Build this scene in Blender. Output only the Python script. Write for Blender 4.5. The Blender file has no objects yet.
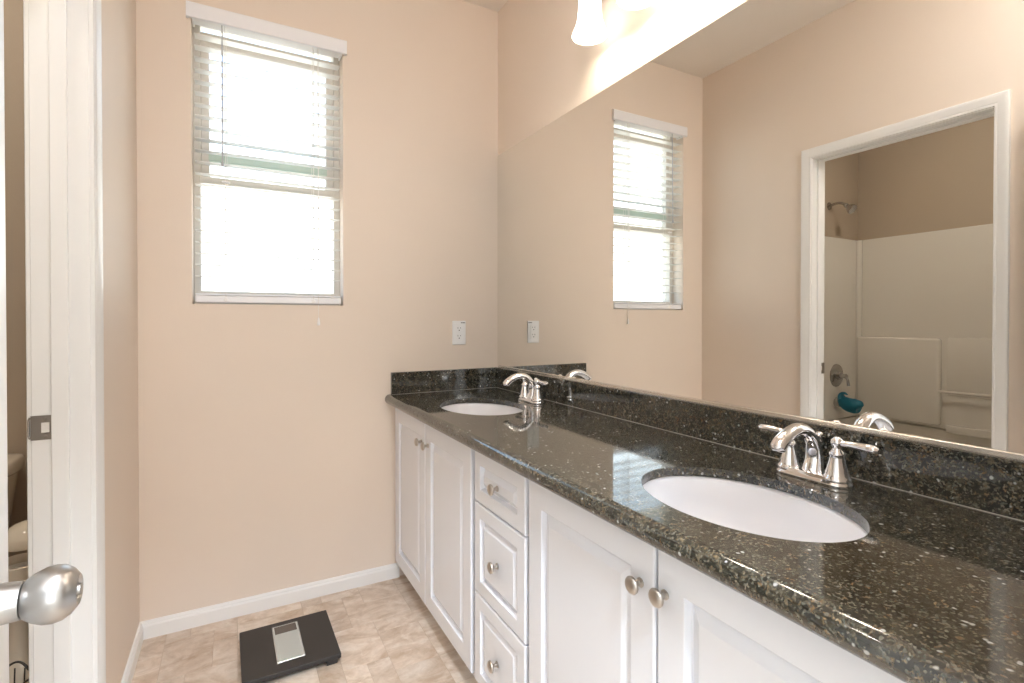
import bpy, bmesh, math, random
from math import sin, cos, pi, radians
from mathutils import Vector, Matrix
random.seed(7)
sc = bpy.context.scene
COL = sc.collection

# ------------------------------------------------------------------ camera
cd = bpy.data.cameras.new('camera')
cam = bpy.data.objects.new('camera', cd); COL.objects.link(cam)
cd.sensor_fit = 'HORIZONTAL'; cd.sensor_width = 36.0
cd.lens = 510.5 / 1024 * 36.0
cd.shift_y = (324.66 - 341.5) / 1024
cd.clip_start = 0.02; cd.clip_end = 100
cam.location = (-1.1811, -2.3119, 1.1808)
cam.rotation_euler = (radians(90 - 0.486), 0, radians(-28.634))
sc.camera = cam

# ------------------------------------------------------------------ world, exposure, large lights
w = bpy.data.worlds.new('world'); sc.world = w; w.use_nodes = True
wn = w.node_tree.nodes; wl = w.node_tree.links
bg = wn['Background']
tc = wn.new('ShaderNodeTexCoord'); sx = wn.new('ShaderNodeSeparateXYZ'); cr = wn.new('ShaderNodeValToRGB')
wl.new(tc.outputs['Generated'], sx.inputs[0]); wl.new(sx.outputs['Z'], cr.inputs[0])
cr.color_ramp.elements[0].position = 0.16; cr.color_ramp.elements[0].color = (1.0, 1.0, 0.98, 1)
cr.color_ramp.elements[1].position = 0.40; cr.color_ramp.elements[1].color = (0.42, 0.66, 1.0, 1)
wl.new(cr.outputs[0], bg.inputs[0])
bg.inputs[1].default_value = 2.6

def area(name, loc, rot, sx_, sy_, power, color=(1, 1, 1), portal=False):
    l = bpy.data.lights.new(name, 'AREA'); l.shape = 'RECTANGLE'; l.size = sx_; l.size_y = sy_
    l.energy = power; l.color = color
    if portal: l.cycles.is_portal = True
    o = bpy.data.objects.new(name, l); COL.objects.link(o); o.location = loc; o.rotation_euler = rot
    return o
area('daylight_portal', (-1.04, 0.22, 1.8), (radians(-90), 0, 0), 0.7, 1.25, 1, portal=True)
area('bedroom_window_portal', (-1.15, -4.95, 1.35), (radians(90), 0, 0), 2.5, 1.9, 1, portal=True)

sc.view_settings.view_transform = 'Standard'; sc.view_settings.look = 'None'
sc.view_settings.gamma = 1.0; sc.view_settings.use_curve_mapping = False
sc.view_settings.exposure = 1.0
cy = sc.cycles
cy.max_bounces = 14; cy.diffuse_bounces = 8; cy.glossy_bounces = 8; cy.transmission_bounces = 8; cy.transparent_max_bounces = 12
cy.caustics_reflective = False; cy.caustics_refractive = False
cy.sample_clamp_indirect = 6.0; cy.use_denoising = True
try: cy.denoiser = 'OPENIMAGEDENOISE'; cy.denoising_input_passes = 'RGB_ALBEDO_NORMAL'
except Exception: pass

# ------------------------------------------------------------------ materials
MATS = {}
def mat(name, col=(0.8, 0.8, 0.8), rough=0.5, metal=0.0, spec=0.5, coat=0.0, emit=None, estr=0.0, sub=0.0):
    m = bpy.data.materials.new(name); m.use_nodes = True
    b = m.node_tree.nodes['Principled BSDF']
    b.inputs['Base Color'].default_value = (*col, 1); b.inputs['Roughness'].default_value = rough
    b.inputs['Metallic'].default_value = metal; b.inputs['Specular IOR Level'].default_value = spec
    b.inputs['Coat Weight'].default_value = coat; b.inputs['Coat Roughness'].default_value = 0.03
    if emit: b.inputs['Emission Color'].default_value = (*emit, 1); b.inputs['Emission Strength'].default_value = estr
    MATS[name] = m
    return m
def N(m, t, **kw):
    n = m.node_tree.nodes.new(t)
    for k, v in kw.items():
        if hasattr(n, k): setattr(n, k, v)
        else: n.inputs[k].default_value = v
    return n
def L(m, a, b): m.node_tree.links.new(a, b)
def B(m): return m.node_tree.nodes['Principled BSDF']
def coords(m, scale=1.0):
    t = N(m, 'ShaderNodeTexCoord'); return t.outputs['Object']
def bump(m, h, dist=0.001, strength=0.3):
    bp = N(m, 'ShaderNodeBump'); bp.inputs['Distance'].default_value = dist; bp.inputs['Strength'].default_value = strength
    L(m, h, bp.inputs['Height']); L(m, bp.outputs[0], B(m).inputs['Normal'])
def ramp(m, src, stops, interp='LINEAR'):
    r = N(m, 'ShaderNodeValToRGB'); r.color_ramp.interpolation = interp
    e = r.color_ramp.elements
    while len(e) > 1: e.remove(e[-1])
    e[0].position = stops[0][0]; e[0].color = (*stops[0][1], 1)
    for p, c in stops[1:]:
        x = e.new(p); x.color = (*c, 1)
    L(m, src, r.inputs[0]); return r.outputs[0]
def mix(m, f, a, b, blend='MIX'):
    n = N(m, 'ShaderNodeMix'); n.data_type = 'RGBA'; n.blend_type = blend
    for i, v in ((0, f), (6, a), (7, b)):
        if hasattr(v, 'default_value'): L(m, v, n.inputs[i])
        else: n.inputs[i].default_value = v if i == 0 else (*v, 1)
    return n.outputs[2]
def noise(m, vec, scale, detail=2, rough=0.5, dist=0.0):
    n = N(m, 'ShaderNodeTexNoise'); n.inputs['Scale'].default_value = scale; n.inputs['Detail'].default_value = detail
    n.inputs['Roughness'].default_value = rough; n.inputs['Distortion'].default_value = dist
    L(m, vec, n.inputs['Vector']); return n

def painted(name, col, rough=0.6, peel=True):
    m = mat(name, col, rough, spec=0.3); v = coords(m)
    n1 = noise(m, v, 2.2, 3)
    c = mix(m, n1.outputs[0], tuple(x * 0.97 for x in col), tuple(min(1, x * 1.03) for x in col))
    L(m, c, B(m).inputs['Base Color'])
    if peel:
        n2 = noise(m, v, 110, 2); bump(m, n2.outputs[0], 0.0012, 0.12)
    return m
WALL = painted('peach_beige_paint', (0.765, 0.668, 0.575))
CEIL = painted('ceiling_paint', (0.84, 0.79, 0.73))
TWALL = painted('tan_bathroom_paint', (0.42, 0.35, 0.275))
BEDW = painted('bedroom_paint', (0.80, 0.77, 0.72))
TRIM = mat('white_semigloss_trim', (0.82, 0.815, 0.80), 0.32)
CAB = mat('white_cabinet_foil', (0.79, 0.815, 0.875), 0.27)
CABIN = mat('cabinet_interior_board', (0.55, 0.5, 0.44), 0.7)
CHROME = mat('polished_chrome', (0.90, 0.90, 0.92), 0.045, 1.0)
NICKEL = mat('satin_nickel', (0.50, 0.46, 0.42), 0.28, 1.0)
KNOBM = mat('brushed_nickel', (0.47, 0.46, 0.45), 0.24, 1.0)
m = KNOBM; tcn = N(m, 'ShaderNodeTexCoord'); mp = N(m, 'ShaderNodeMapping'); mp.inputs['Scale'].default_value = (25, 260, 260)
L(m, tcn.outputs['Object'], mp.inputs[0]); nn = noise(m, mp.outputs[0], 1.0, 2)
rr = N(m, 'ShaderNodeMapRange'); rr.inputs['To Min'].default_value = 0.27; rr.inputs['To Max'].default_value = 0.36
L(m, nn.outputs[0], rr.inputs[0]); L(m, rr.outputs[0], B(m).inputs['Roughness'])
STRIKE = mat('aged_nickel_plate', (0.36, 0.33, 0.30), 0.38, 1.0)
CERAM = mat('white_vitreous_china', (0.84, 0.84, 0.87), 0.08, coat=0.3)
TOILET = mat('toilet_china', (0.74, 0.67, 0.56), 0.12)
ACRY = mat('shower_acrylic', (0.70, 0.675, 0.625), 0.16, coat=0.2)
m = ACRY; v = coords(m)
MIRR = mat('silvered_mirror', (0.875, 0.865, 0.83), 0.0, 1.0)
MEDGE = mat('mirror_channel', (0.80, 0.76, 0.70), 0.22, 0.9)
BLACKP = mat('charcoal_rubber', (0.032, 0.028, 0.026), 0.55)
SILV = mat('silver_panel', (0.50, 0.53, 0.51), 0.35, 0.25)
SILVR = mat('silver_rim', (0.72, 0.74, 0.73), 0.25, 0.6)
LCD = mat('display_glass', (0.12, 0.10, 0.085), 0.15)
PLAST = mat('white_plastic', (0.86, 0.86, 0.86), 0.35)
DARK = mat('dark_slot', (0.02, 0.02, 0.02), 0.6)
PRINT = mat('dark_grey_print', (0.10, 0.10, 0.10), 0.6)
VINYL = mat('almond_vinyl_frame', (0.64, 0.60, 0.54), 0.4)
GLAREV = mat('glare_tinted_rail', (0.50, 0.60, 0.51), 0.4)  # greenish window glare on the meeting rail, painted into its colour
CORD = mat('blind_cord', (0.78, 0.76, 0.72), 0.8)
WAND = mat('clear_grey_wand', (0.50, 0.51, 0.54), 0.25)
VAL = mat('white_faux_wood_valance', (0.84, 0.85, 0.88), 0.4)
TUBCH = mat('dull_dark_chrome', (0.46, 0.45, 0.44), 0.18, 1.0)
TEAL = mat('teal_rubber', (0.0, 0.13, 0.20), 0.5)
PAPER = mat('toilet_paper', (0.82, 0.79, 0.74), 0.9)
WIREM = mat('black_wire', (0.03, 0.025, 0.02), 0.5)
CARPET = mat('bedroom_carpet', (0.52, 0.47, 0.41), 0.95)
SHADE = mat('frosted_lamp_glass', (0.9, 0.87, 0.8), 0.3, emit=(1.0, 0.94, 0.84), estr=1.7)
BULB = mat('lit_bulb', (1, 1, 1), 0.3, emit=(1.0, 0.93, 0.83), estr=4.0)

# window glass: clear sheet with surface reflection
GLASS = bpy.data.materials.new('window_glass'); GLASS.use_nodes = True; m = GLASS
m.node_tree.nodes.remove(B(m)); out = m.node_tree.nodes['Material Output']
tr = N(m, 'ShaderNodeBsdfTransparent'); gl = N(m, 'ShaderNodeBsdfGlossy'); gl.inputs['Roughness'].default_value = 0.0
lw = N(m, 'ShaderNodeLayerWeight'); pw = N(m, 'ShaderNodeMath'); pw.operation = 'POWER'; pw.inputs[1].default_value = 2.6; L(m, lw.outputs['Facing'], pw.inputs[0])
fr = N(m, 'ShaderNodeMapRange'); fr.inputs['To Min'].default_value = 0.04; fr.inputs['To Max'].default_value = 0.8; L(m, pw.outputs[0], fr.inputs[0]); ms = N(m, 'ShaderNodeMixShader')
tr.inputs[0].default_value = (0.96, 0.98, 0.97, 1)
L(m, fr.outputs[0], ms.inputs[0]); L(m, tr.outputs[0], ms.inputs[1]); L(m, gl.outputs[0], ms.inputs[2]); L(m, ms.outputs[0], out.inputs[0])

# blind slats: thin white faux wood, a little light passes through
SLAT = bpy.data.materials.new('white_blind_slat'); SLAT.use_nodes = True; m = SLAT
out = m.node_tree.nodes['Material Output']; b = B(m)
b.inputs['Base Color'].default_value = (0.80, 0.79, 0.76, 1); b.inputs['Roughness'].default_value = 0.45
tl = N(m, 'ShaderNodeBsdfTranslucent'); tl.inputs[0].default_value = (0.86, 0.83, 0.76, 1)
ms = N(m, 'ShaderNodeMixShader'); ms.inputs[0].default_value = 0.16
L(m, b.outputs[0], ms.inputs[1]); L(m, tl.outputs[0], ms.inputs[2]); L(m, ms.outputs[0], out.inputs[0])

# granite
def granite():
    m = mat('black_speckled_granite', (0.02, 0.02, 0.018), 0.06, spec=0.5, coat=0.0)
    B(m).inputs['IOR'].default_value = 1.95
    v = coords(m)
    warp = noise(m, v, 30, 2)
    wv = N(m, 'ShaderNodeMix'); wv.data_type = 'VECTOR'; wv.inputs[0].default_value = 0.012
    L(m, v, wv.inputs[4]); L(m, warp.outputs['Color'], wv.inputs[5]); vv = wv.outputs[1]
    def vor(scale):
        n = N(m, 'ShaderNodeTexVoronoi'); n.inputs['Scale'].default_value = scale; L(m, vv, n.inputs['Vector']); return n
    base = ramp(m, noise(m, vv, 60, 4, 0.6).outputs[0], [(0.3, (0.006, 0.008, 0.007)), (0.5, (0.020, 0.021, 0.016)), (0.68, (0.075, 0.066, 0.045))])
    # small pale flecks
    a = vor(340); sa = N(m, 'ShaderNodeSeparateColor'); L(m, a.outputs['Color'], sa.inputs[0])
    fa = ramp(m, sa.outputs[0], [(0.0, (0, 0, 0)), (0.76, (0, 0, 0)), (0.88, (0.85, 0.85, 0.85))])
    ca = ramp(m, sa.outputs[1], [(0.0, (0.10, 0.092, 0.068)), (0.5, (0.19, 0.18, 0.145)), (1.0, (0.07, 0.085, 0.075))])
    c1 = mix(m, fa, base, ca)
    # bigger broken gold-brown patches
    g = noise(m, vv, 130, 4, 0.75, 0.4)
    fg = ramp(m, g.outputs[0], [(0.0, (0, 0, 0)), (0.55, (0, 0, 0)), (0.62, (1, 1, 1))])
    cg = ramp(m, noise(m, vv, 40, 2).outputs[0], [(0.35, (0.19, 0.115, 0.055)), (0.5, (0.11, 0.10, 0.075)), (0.65, (0.25, 0.175, 0.095))])
    half = N(m, 'ShaderNodeMath'); half.operation = 'MULTIPLY'; half.inputs[1].default_value = 0.75; L(m, fg, half.inputs[0])
    c2 = mix(m, half.outputs[0], c1, cg)
    # scattered bright crystals
    d = vor(120); sd = N(m, 'ShaderNodeSeparateColor'); L(m, d.outputs['Color'], sd.inputs[0])
    f1 = ramp(m, sd.outputs[2], [(0.0, (0, 0, 0)), (0.93, (0, 0, 0)), (0.95, (1, 1, 1))])
    f2 = ramp(m, d.outputs['Distance'], [(0.0, (1, 1, 1)), (0.25, (1, 1, 1)), (0.42, (0, 0, 0))])
    mm = N(m, 'ShaderNodeMath'); mm.operation = 'MULTIPLY'; L(m, f1, mm.inputs[0]); L(m, f2, mm.inputs[1])
    c3 = mix(m, mm.outputs[0], c2, (0.42, 0.43, 0.42))
    L(m, c3, B(m).inputs['Base Color'])
    return m
GRAN = granite()

# travertine-look floor
def travertine():
    m = mat('travertine_look_tile', (0.6, 0.5, 0.4), 0.42, spec=0.35)
    v = coords(m)
    at = N(m, 'ShaderNodeAttribute'); at.attribute_name = 'tile_tint'
    off = N(m, 'ShaderNodeVectorMath'); off.operation = 'ADD'
    sc_ = N(m, 'ShaderNodeVectorMath'); sc_.operation = 'SCALE'; sc_.inputs['Scale'].default_value = 7.0
    L(m, at.outputs['Color'], sc_.inputs[0]); L(m, v, off.inputs[0]); L(m, sc_.outputs[0], off.inputs[1])
    mp = N(m, 'ShaderNodeMapping'); mp.inputs['Rotation'].default_value = (0, 0, 0.5); mp.inputs['Scale'].default_value = (0.8, 1.5, 1)
    L(m, off.outputs[0], mp.inputs[0])
    n1 = noise(m, mp.outputs[0], 7, 6, 0.62, 1.2)
    c = ramp(m, n1.outputs[0], [(0.28, (0.50, 0.37, 0.27)), (0.42, (0.60, 0.485, 0.385)), (0.52, (0.69, 0.585, 0.49)), (0.64, (0.77, 0.69, 0.61)), (0.75, (0.68, 0.57, 0.47))])
    n2 = noise(m, off.outputs[0], 34, 5, 0.7, 0.5)
    c2 = ramp(m, n2.outputs[0], [(0.35, (0.80, 0.78, 0.75)), (0.6, (1.0, 1.0, 1.0))])
    c = mix(m, 0.6, c, c2, 'MULTIPLY')
    n3 = noise(m, off.outputs[0], 16, 4, 0.6, 0.9)
    f3 = ramp(m, n3.outputs[0], [(0.60, (0, 0, 0)), (0.70, (0.6, 0.6, 0.6))])
    c = mix(m, f3, c, (0.76, 0.69, 0.61))
    sp = N(m, 'ShaderNodeSeparateColor'); L(m, at.outputs['Color'], sp.inputs[0])
    tone = ramp(m, sp.outputs[0], [(0, (0.86, 0.84, 0.82)), (1, (1.06, 1.05, 1.04))])
    c = mix(m, 1.0, c, tone, 'MULTIPLY')
    L(m, c, B(m).inputs['Base Color']); bump(m, n2.outputs[0], 0.0008, 0.25)
    return m
TILE = travertine()
GROUT = mat('tan_grout', (0.50, 0.40, 0.31), 0.8)

# ------------------------------------------------------------------ mesh helpers
def link(name, bm, material, parent=None, smooth=False, angle=35):
    me = bpy.data.meshes.new(name)
    bmesh.ops.recalc_face_normals(bm, faces=bm.faces)
    bm.to_mesh(me); bm.free()
    for mt in (material if isinstance(material, (list, tuple)) else [material]): me.materials.append(mt)
    if smooth:
        for p in me.polygons: p.use_smooth = True
        try: me.set_sharp_from_angle(angle=radians(angle))
        except Exception: pass
    o = bpy.data.objects.new(name, me); COL.objects.link(o)
    if parent:
        o.parent = parent
        # geometry is given in world coordinates; parents are never rotated while building
        o.location = -world_loc(parent)
    return o
def world_loc(o):
    v = Vector((0, 0, 0))
    while o: v += o.location; o = o.parent
    return v
def thing(name, label, cat, loc=(0, 0, 0), group=None):
    o = bpy.data.objects.new(name, None); COL.objects.link(o); o.location = loc
    o.empty_display_size = 0.05
    o['label'] = label; o['category'] = cat
    if group: o['group'] = group
    return o
def tag(o, label, cat, group=None):
    o['label'] = label; o['category'] = cat
    if group: o['group'] = group
    return o
def struct(name, bm, m, parent=None, smooth=False):
    o = link(name, bm, m, parent, smooth); o['kind'] = 'structure'; return o
def box(bm, x0, x1, y0, y1, z0, z1, bev=0.0, seg=2, M=None):
    x0, x1 = min(x0, x1), max(x0, x1); y0, y1 = min(y0, y1), max(y0, y1); z0, z1 = min(z0, z1), max(z0, z1)
    vs = [bm.verts.new((x, y, z)) for x in (x0, x1) for y in (y0, y1) for z in (z0, z1)]
    idx = [(0, 1, 3, 2), (4, 6, 7, 5), (0, 4, 5, 1), (2, 3, 7, 6), (0, 2, 6, 4), (1, 5, 7, 3)]
    fs = [bm.faces.new([vs[i] for i in f]) for f in idx]
    if bev > 0:
        es = list({e for f in fs for e in f.edges})
        r = bmesh.ops.bevel(bm, geom=es, offset=bev, segments=seg, profile=0.5, affect='EDGES')
        vs = list({v for v in r['verts']})
    if M is not None: bmesh.ops.transform(bm, matrix=M, verts=vs)
    return vs
def frame_from(axis):
    a = Vector(axis).normalized()
    h = Vector((0, 0, 1)) if abs(a.z) < 0.9 else Vector((1, 0, 0))
    u = h.cross(a).normalized(); v = a.cross(u); return a, u, v
def lathe(bm, origin, axis, prof, seg=32, su=1.0, sv=1.0, cap=True):
    """prof: list of (distance along the axis, radius)"""
    a, u, v = frame_from(axis); o = Vector(origin); rings = []
    for d, r in prof:
        if r < 1e-6: rings.append([bm.verts.new(o + a * d)]); continue
        rings.append([bm.verts.new(o + a * d + u * (r * su * cos(2 * pi * i / seg)) + v * (r * sv * sin(2 * pi * i / seg))) for i in range(seg)])
    for A, Bq in zip(rings, rings[1:]):
        for i in range(seg):
            j = (i + 1) % seg
            if len(A) == 1 and len(Bq) == 1: continue
            if len(A) == 1: bm.faces.new([A[0], Bq[i], Bq[j]])
            elif len(Bq) == 1: bm.faces.new([A[i], A[j], Bq[0]])
            else: bm.faces.new([A[i], A[j], Bq[j], Bq[i]])
    if cap:
        for R in (rings[0], rings[-1]):
            if len(R) > 2:
                try: bm.faces.new(R)
                except ValueError: pass
def catmull(pts, n=6):
    P = [Vector(p) for p in pts]; P = [P[0] * 2 - P[1]] + P + [P[-1] * 2 - P[-2]]; out = []
    for i in range(1, len(P) - 2):
        for k in range(n):
            t = k / n
            out.append(0.5 * ((2 * P[i]) + (-P[i-1] + P[i+1]) * t + (2*P[i-1] - 5*P[i] + 4*P[i+1] - P[i+2]) * t*t + (-P[i-1] + 3*P[i] - 3*P[i+1] + P[i+2]) * t**3))
    out.append(P[-2]); return out
def tube(bm, pts, rad, seg=12, up=(0, 1, 0), flat=1.0, closed=False):
    """tube along pts; rad is a number or a list; flat scales the width along `up`"""
    P = [Vector(p) for p in pts]; n = len(P)
    if not hasattr(rad, '__len__'): rad = [rad] * n
    rings = []
    for i in range(n):
        if closed: t = P[(i + 1) % n] - P[i - 1]
        else: t = P[min(i + 1, n - 1)] - P[max(i - 1, 0)]
        t.normalize(); uu = Vector(up); uu = uu - t * uu.dot(t)
        if uu.length < 1e-4: uu = Vector((1, 0, 0)) - t * t.x
        uu.normalize(); vv = t.cross(uu)
        rings.append([bm.verts.new(P[i] + uu * (rad[i] * flat * cos(2 * pi * k / seg)) + vv * (rad[i] * sin(2 * pi * k / seg))) for k in range(seg)])
    prs = list(zip(rings, rings[1:])) + ([(rings[-1], rings[0])] if closed else [])
    for A, Bq in prs:
        for k in range(seg):
            j = (k + 1) % seg; bm.faces.new([A[k], A[j], Bq[j], Bq[k]])
    if not closed: bm.faces.new(rings[0]); bm.faces.new(rings[-1])
def lerp_list(vals, n):
    out = []
    for i in range(n):
        t = i / (n - 1) * (len(vals) - 1); k = min(int(t), len(vals) - 2); out.append(vals[k] + (vals[k+1] - vals[k]) * (t - k))
    return out
def sweep(bm, prof, a, b, out_dir, up=(0, 0, 1)):
    """prof: closed list of (out, up) offsets carried from point a to point b"""
    o = Vector(out_dir); u = Vector(up)
    A = [bm.verts.new(Vector(a) + o * p + u * q) for p, q in prof]; Bv = [bm.verts.new(Vector(b) + o * p + u * q) for p, q in prof]
    n = len(prof)
    for i in range(n): bm.faces.new([A[i], A[(i+1) % n], Bv[(i+1) % n], Bv[i]])
    bm.faces.new(A); bm.faces.new(Bv)
def sweep_path(bm, prof, pts, nrm):
    """mitred frame: prof (thickness along nrm, distance outward); pts = [(point, outward vector)]"""
    nr = Vector(nrm); R = []
    for p, o in pts: R.append([bm.verts.new(Vector(p) + nr * a + Vector(o) * q) for a, q in prof])
    n = len(prof)
    for A, Bv in zip(R, R[1:]):
        for i in range(n): bm.faces.new([A[i], A[(i+1) % n], Bv[(i+1) % n], Bv[i]])
    bm.faces.new(R[0]); bm.faces.new(R[-1])

# ------------------------------------------------------------------ measures
W = 1.49            # left wall x = -W
H = 2.74
YB = -2.24          # entry wall inner face
TX0, TX1 = -3.21, -1.599
TY0, TY1 = -1.70, -0.05
ZC = 0.843          # counter top
WX0, WX1, WZ0, WZ1 = -1.319, -0.758, 1.245, 2.39
DY0, DY1, DZ = -1.441, -0.715, 2.027

# ------------------------------------------------------------------ room shell
def wall(name, boxes, m=WALL):
    bm = bmesh.new()
    for b in boxes: box(bm, *b)
    return struct(name, bm, m)
wall('wall_window', [(-W - 0.115, WX0, 0, 0.16, 0, H), (WX1, 0.12, 0, 0.16, 0, H), (WX0, WX1, 0, 0.16, 0, WZ0), (WX0, WX1, 0, 0.16, WZ1, H)])
wall('wall_mirror', [(0, 0.12, YB - 0.11, 0, 0, H)])
wall('wall_left', [(-W - 0.0575, -W, DY1 + 0.012, 0, 0, H), (-W - 0.0575, -W, YB - 0.11, DY0 - 0.012, 0, H), (-W - 0.0575, -W, DY0 - 0.012, DY1 + 0.012, DZ + 0.012, H)])
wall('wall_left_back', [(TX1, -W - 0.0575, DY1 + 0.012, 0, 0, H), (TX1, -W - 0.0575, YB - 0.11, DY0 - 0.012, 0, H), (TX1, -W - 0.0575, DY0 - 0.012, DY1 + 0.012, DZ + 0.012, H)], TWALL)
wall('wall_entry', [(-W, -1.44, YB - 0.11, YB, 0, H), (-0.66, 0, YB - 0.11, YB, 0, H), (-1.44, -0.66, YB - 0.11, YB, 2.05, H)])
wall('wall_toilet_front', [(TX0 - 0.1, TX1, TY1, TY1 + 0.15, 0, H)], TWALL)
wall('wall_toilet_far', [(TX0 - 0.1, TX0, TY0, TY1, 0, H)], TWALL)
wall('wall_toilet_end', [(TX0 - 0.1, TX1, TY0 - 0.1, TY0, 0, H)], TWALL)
bm = bmesh.new(); box(bm, TX0 - 0.1, 0.12, YB - 0.11, 0.16, H, H + 0.1); struct('ceiling', bm, CEIL)
# adjoining bedroom that the entry doorway opens to
wall('wall_bedroom_left', [(-3.4, -3.3, -5.0, YB - 0.11, 0, H)], BEDW)
wall('wall_bedroom_right', [(1.2, 1.3, -5.0, YB - 0.11, 0, H)], BEDW)
wall('wall_bedroom_front', [(0.12, 1.3, YB - 0.11, YB - 0.01, 0, H), (-3.4, TX0 - 0.1, YB - 0.11, YB - 0.01, 0, H), (TX0 - 0.1, -W - 0.115, YB - 0.11, YB - 0.01, 0, H)], BEDW)
wall('wall_bedroom_back', [(-3.4, -2.4, -5.1, -5.0, 0, H), (0.1, 1.3, -5.1, -5.0, 0, H), (-2.4, 0.1, -5.1, -5.0, 0, 0.4), (-2.4, 0.1, -5.1, -5.0, 2.3, H)], BEDW)
bm = bmesh.new(); box(bm, -3.4, 1.3, -5.1, YB - 0.11, H, H + 0.1); struct('ceiling_bedroom', bm, BEDW)
bm = bmesh.new(); box(bm, -3.4, 1.3, -5.1, YB - 0.11, -0.1, -0.002); struct('floor_bedroom', bm, CARPET)

# floor: multi-size tile pattern in one mesh, grout slab under it
U, V0x, V0y = 0.0778, -1.405, 0.010
def floor_tiles():
    bm = bmesh.new(); lay = bm.loops.layers.float_color.new('tile_tint')
    used = {}
    K0, K1, J0, J1 = -24, 19, 0, 31
    rects = [(-3,0,0,2),(0,0,1,1),(0,1,2,4),(1,0,3,1),(2,1,3,2),(2,2,3,4),(-3,2,0,5),(0,4,1,6),(1,4,3,6),(3,0,6,1),(3,1,6,4),
             (6,0,7,1),(7,0,9,1),(6,1,8,3),(8,1,9,2),(9,0,11,2),(8,2,11,4),(11,0,12,1),(11,1,12,4),(6,3,8,4),(7,4,9,7),(6,4,7,6),(9,4,12,5),(9,5,11,8),
             (11,5,13,7),(8,7,9,9),(6,6,7,9),(9,8,11,10),(11,8,12,10),(7,7,8,8)]
    def put(a, b, c, d):
        for i in range(a, c):
            for j in range(b, d): used[(i, j)] = 1
        x0, x1 = V0x + a * U, V0x + c * U; y1, y0 = V0y - b * 0.0785, V0y - d * 0.0785
        g = 0.0005
        x0 += g; x1 -= g; y0 += g; y1 -= g
        t = 0.0008
        top = [bm.verts.new((x, y, 0)) for x, y in ((x0 + t, y0 + t), (x1 - t, y0 + t), (x1 - t, y1 - t), (x0 + t, y1 - t))]
        bot = [bm.verts.new((x, y, -0.0015)) for x, y in ((x0, y0), (x1, y0), (x1, y1), (x0, y1))]
        col = (random.random(), random.random(), random.random(), 1)
        fs = [bm.faces.new(top)] + [bm.faces.new([bot[i], bot[(i+1) % 4], top[(i+1) % 4], top[i]]) for i in range(4)]
        for f in fs:
            for l in f.loops: l[lay] = col
    for r in rects: put(*r)
    sizes = [(3, 3), (2, 3), (3, 2), (2, 2), (1, 2), (2, 1), (1, 1)]
    for j in range(J0, J1):
        for i in range(K0, K1):
            if (i, j) in used: continue
            ops = [s for s in sizes if i + s[0] <= K1 and j + s[1] <= J1 and all((i + a, j + b) not in used for a in range(s[0]) for b in range(s[1]))]
            s = random.choice(ops[:4]); put(i, j, i + s[0], j + s[1])
    return bm
bm = floor_tiles()
struct('floor', bm, TILE)
bm = bmesh.new(); box(bm, TX0 - 0.1, 0.12, YB - 0.11, 0.16, -0.1, -0.0011); struct('floor_grout', bm, GROUT)

# baseboards
BBP = [(0, 0), (0.013, 0), (0.013, 0.046), (0.0115, 0.050), (0.009, 0.052), (0.0085, 0.057), (0.006, 0.062), (0.003, 0.064), (0, 0.064)]
bm = bmesh.new(); sweep(bm, BBP, (-W, 0, 0), (-0.515, 0, 0), (0, -1, 0)); struct('baseboard_window', bm, TRIM)
bm = bmesh.new(); sweep(bm, BBP, (-W, 0, 0), (-W, DY1 + 0.050, 0), (1, 0, 0)); sweep(bm, BBP, (-W, DY0 - 0.050, 0), (-W, YB, 0), (1, 0, 0)); struct('baseboard_left', bm, TRIM)
bm = bmesh.new(); sweep(bm, BBP, (-0.60, YB, 0), (-0.515, YB, 0), (0, 1, 0)); struct('baseboard_entry', bm, TRIM)
bm = bmesh.new(); sweep(bm, BBP, (-2.44, TY1, 0), (TX1, TY1, 0), (0, -1, 0)); sweep(bm, BBP, (TX1, TY1, 0), (TX1, DY1 + 0.050, 0), (-1, 0, 0)); struct('baseboard_toilet', bm, TRIM)

# ------------------------------------------------------------------ doorway to the toilet and tub room (door_1)
CASP = [(0, 0), (0.009, 0), (0.011, 0.003), (0.011, 0.010), (0.0135, 0.013), (0.0165, 0.032), (0.0180, 0.037), (0.0180, 0.044), (0.016, 0.0465), (0, 0.0465)]
def casing(bm, x, nrm, y0, y1, z1):
    pts = [((x, y1 + 0.004, 0), (0, 1, 0)), ((x, y1 + 0.004, z1 + 0.004), (0, 1, 1)), ((x, y0 - 0.004, z1 + 0.004), (0, -1, 1)), ((x, y0 - 0.004, 0), (0, -1, 0))]
    sweep_path(bm, CASP, pts, nrm)
bm = bmesh.new()
box(bm, TX1 - 0.001, -W + 0.001, DY1, DY1 + 0.012, 0, DZ + 0.012, 0.001, 1)
box(bm, TX1 - 0.001, -W + 0.001, DY0 - 0.012, DY0, 0, DZ + 0.012, 0.001, 1)
box(bm, TX1 - 0.001, -W + 0.001, DY0, DY1, DZ, DZ + 0.012, 0.001, 1)
door1 = struct('door_1', bm, TRIM)
bm = bmesh.new()
box(bm, -1.562, -1.529, DY1 - 0.010, DY1, 0, DZ, 0.002, 2)
box(bm, -1.562, -1.529, DY0, DY0 + 0.010, 0, DZ, 0.002, 2)
box(bm, -1.562, -1.529, DY0 + 0.010, DY1 - 0.010, DZ - 0.010, DZ, 0.002, 2)
struct('door_stop', bm, TRIM, door1)
bm = bmesh.new(); casing(bm, -W, (1, 0, 0), DY0, DY1, DZ); struct('door_casing', bm, TRIM, door1, True)
bm = bmesh.new(); casing(bm, TX1, (-1, 0, 0), DY0, DY1, DZ); struct('door_casing', bm, TRIM, door1, True)
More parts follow.
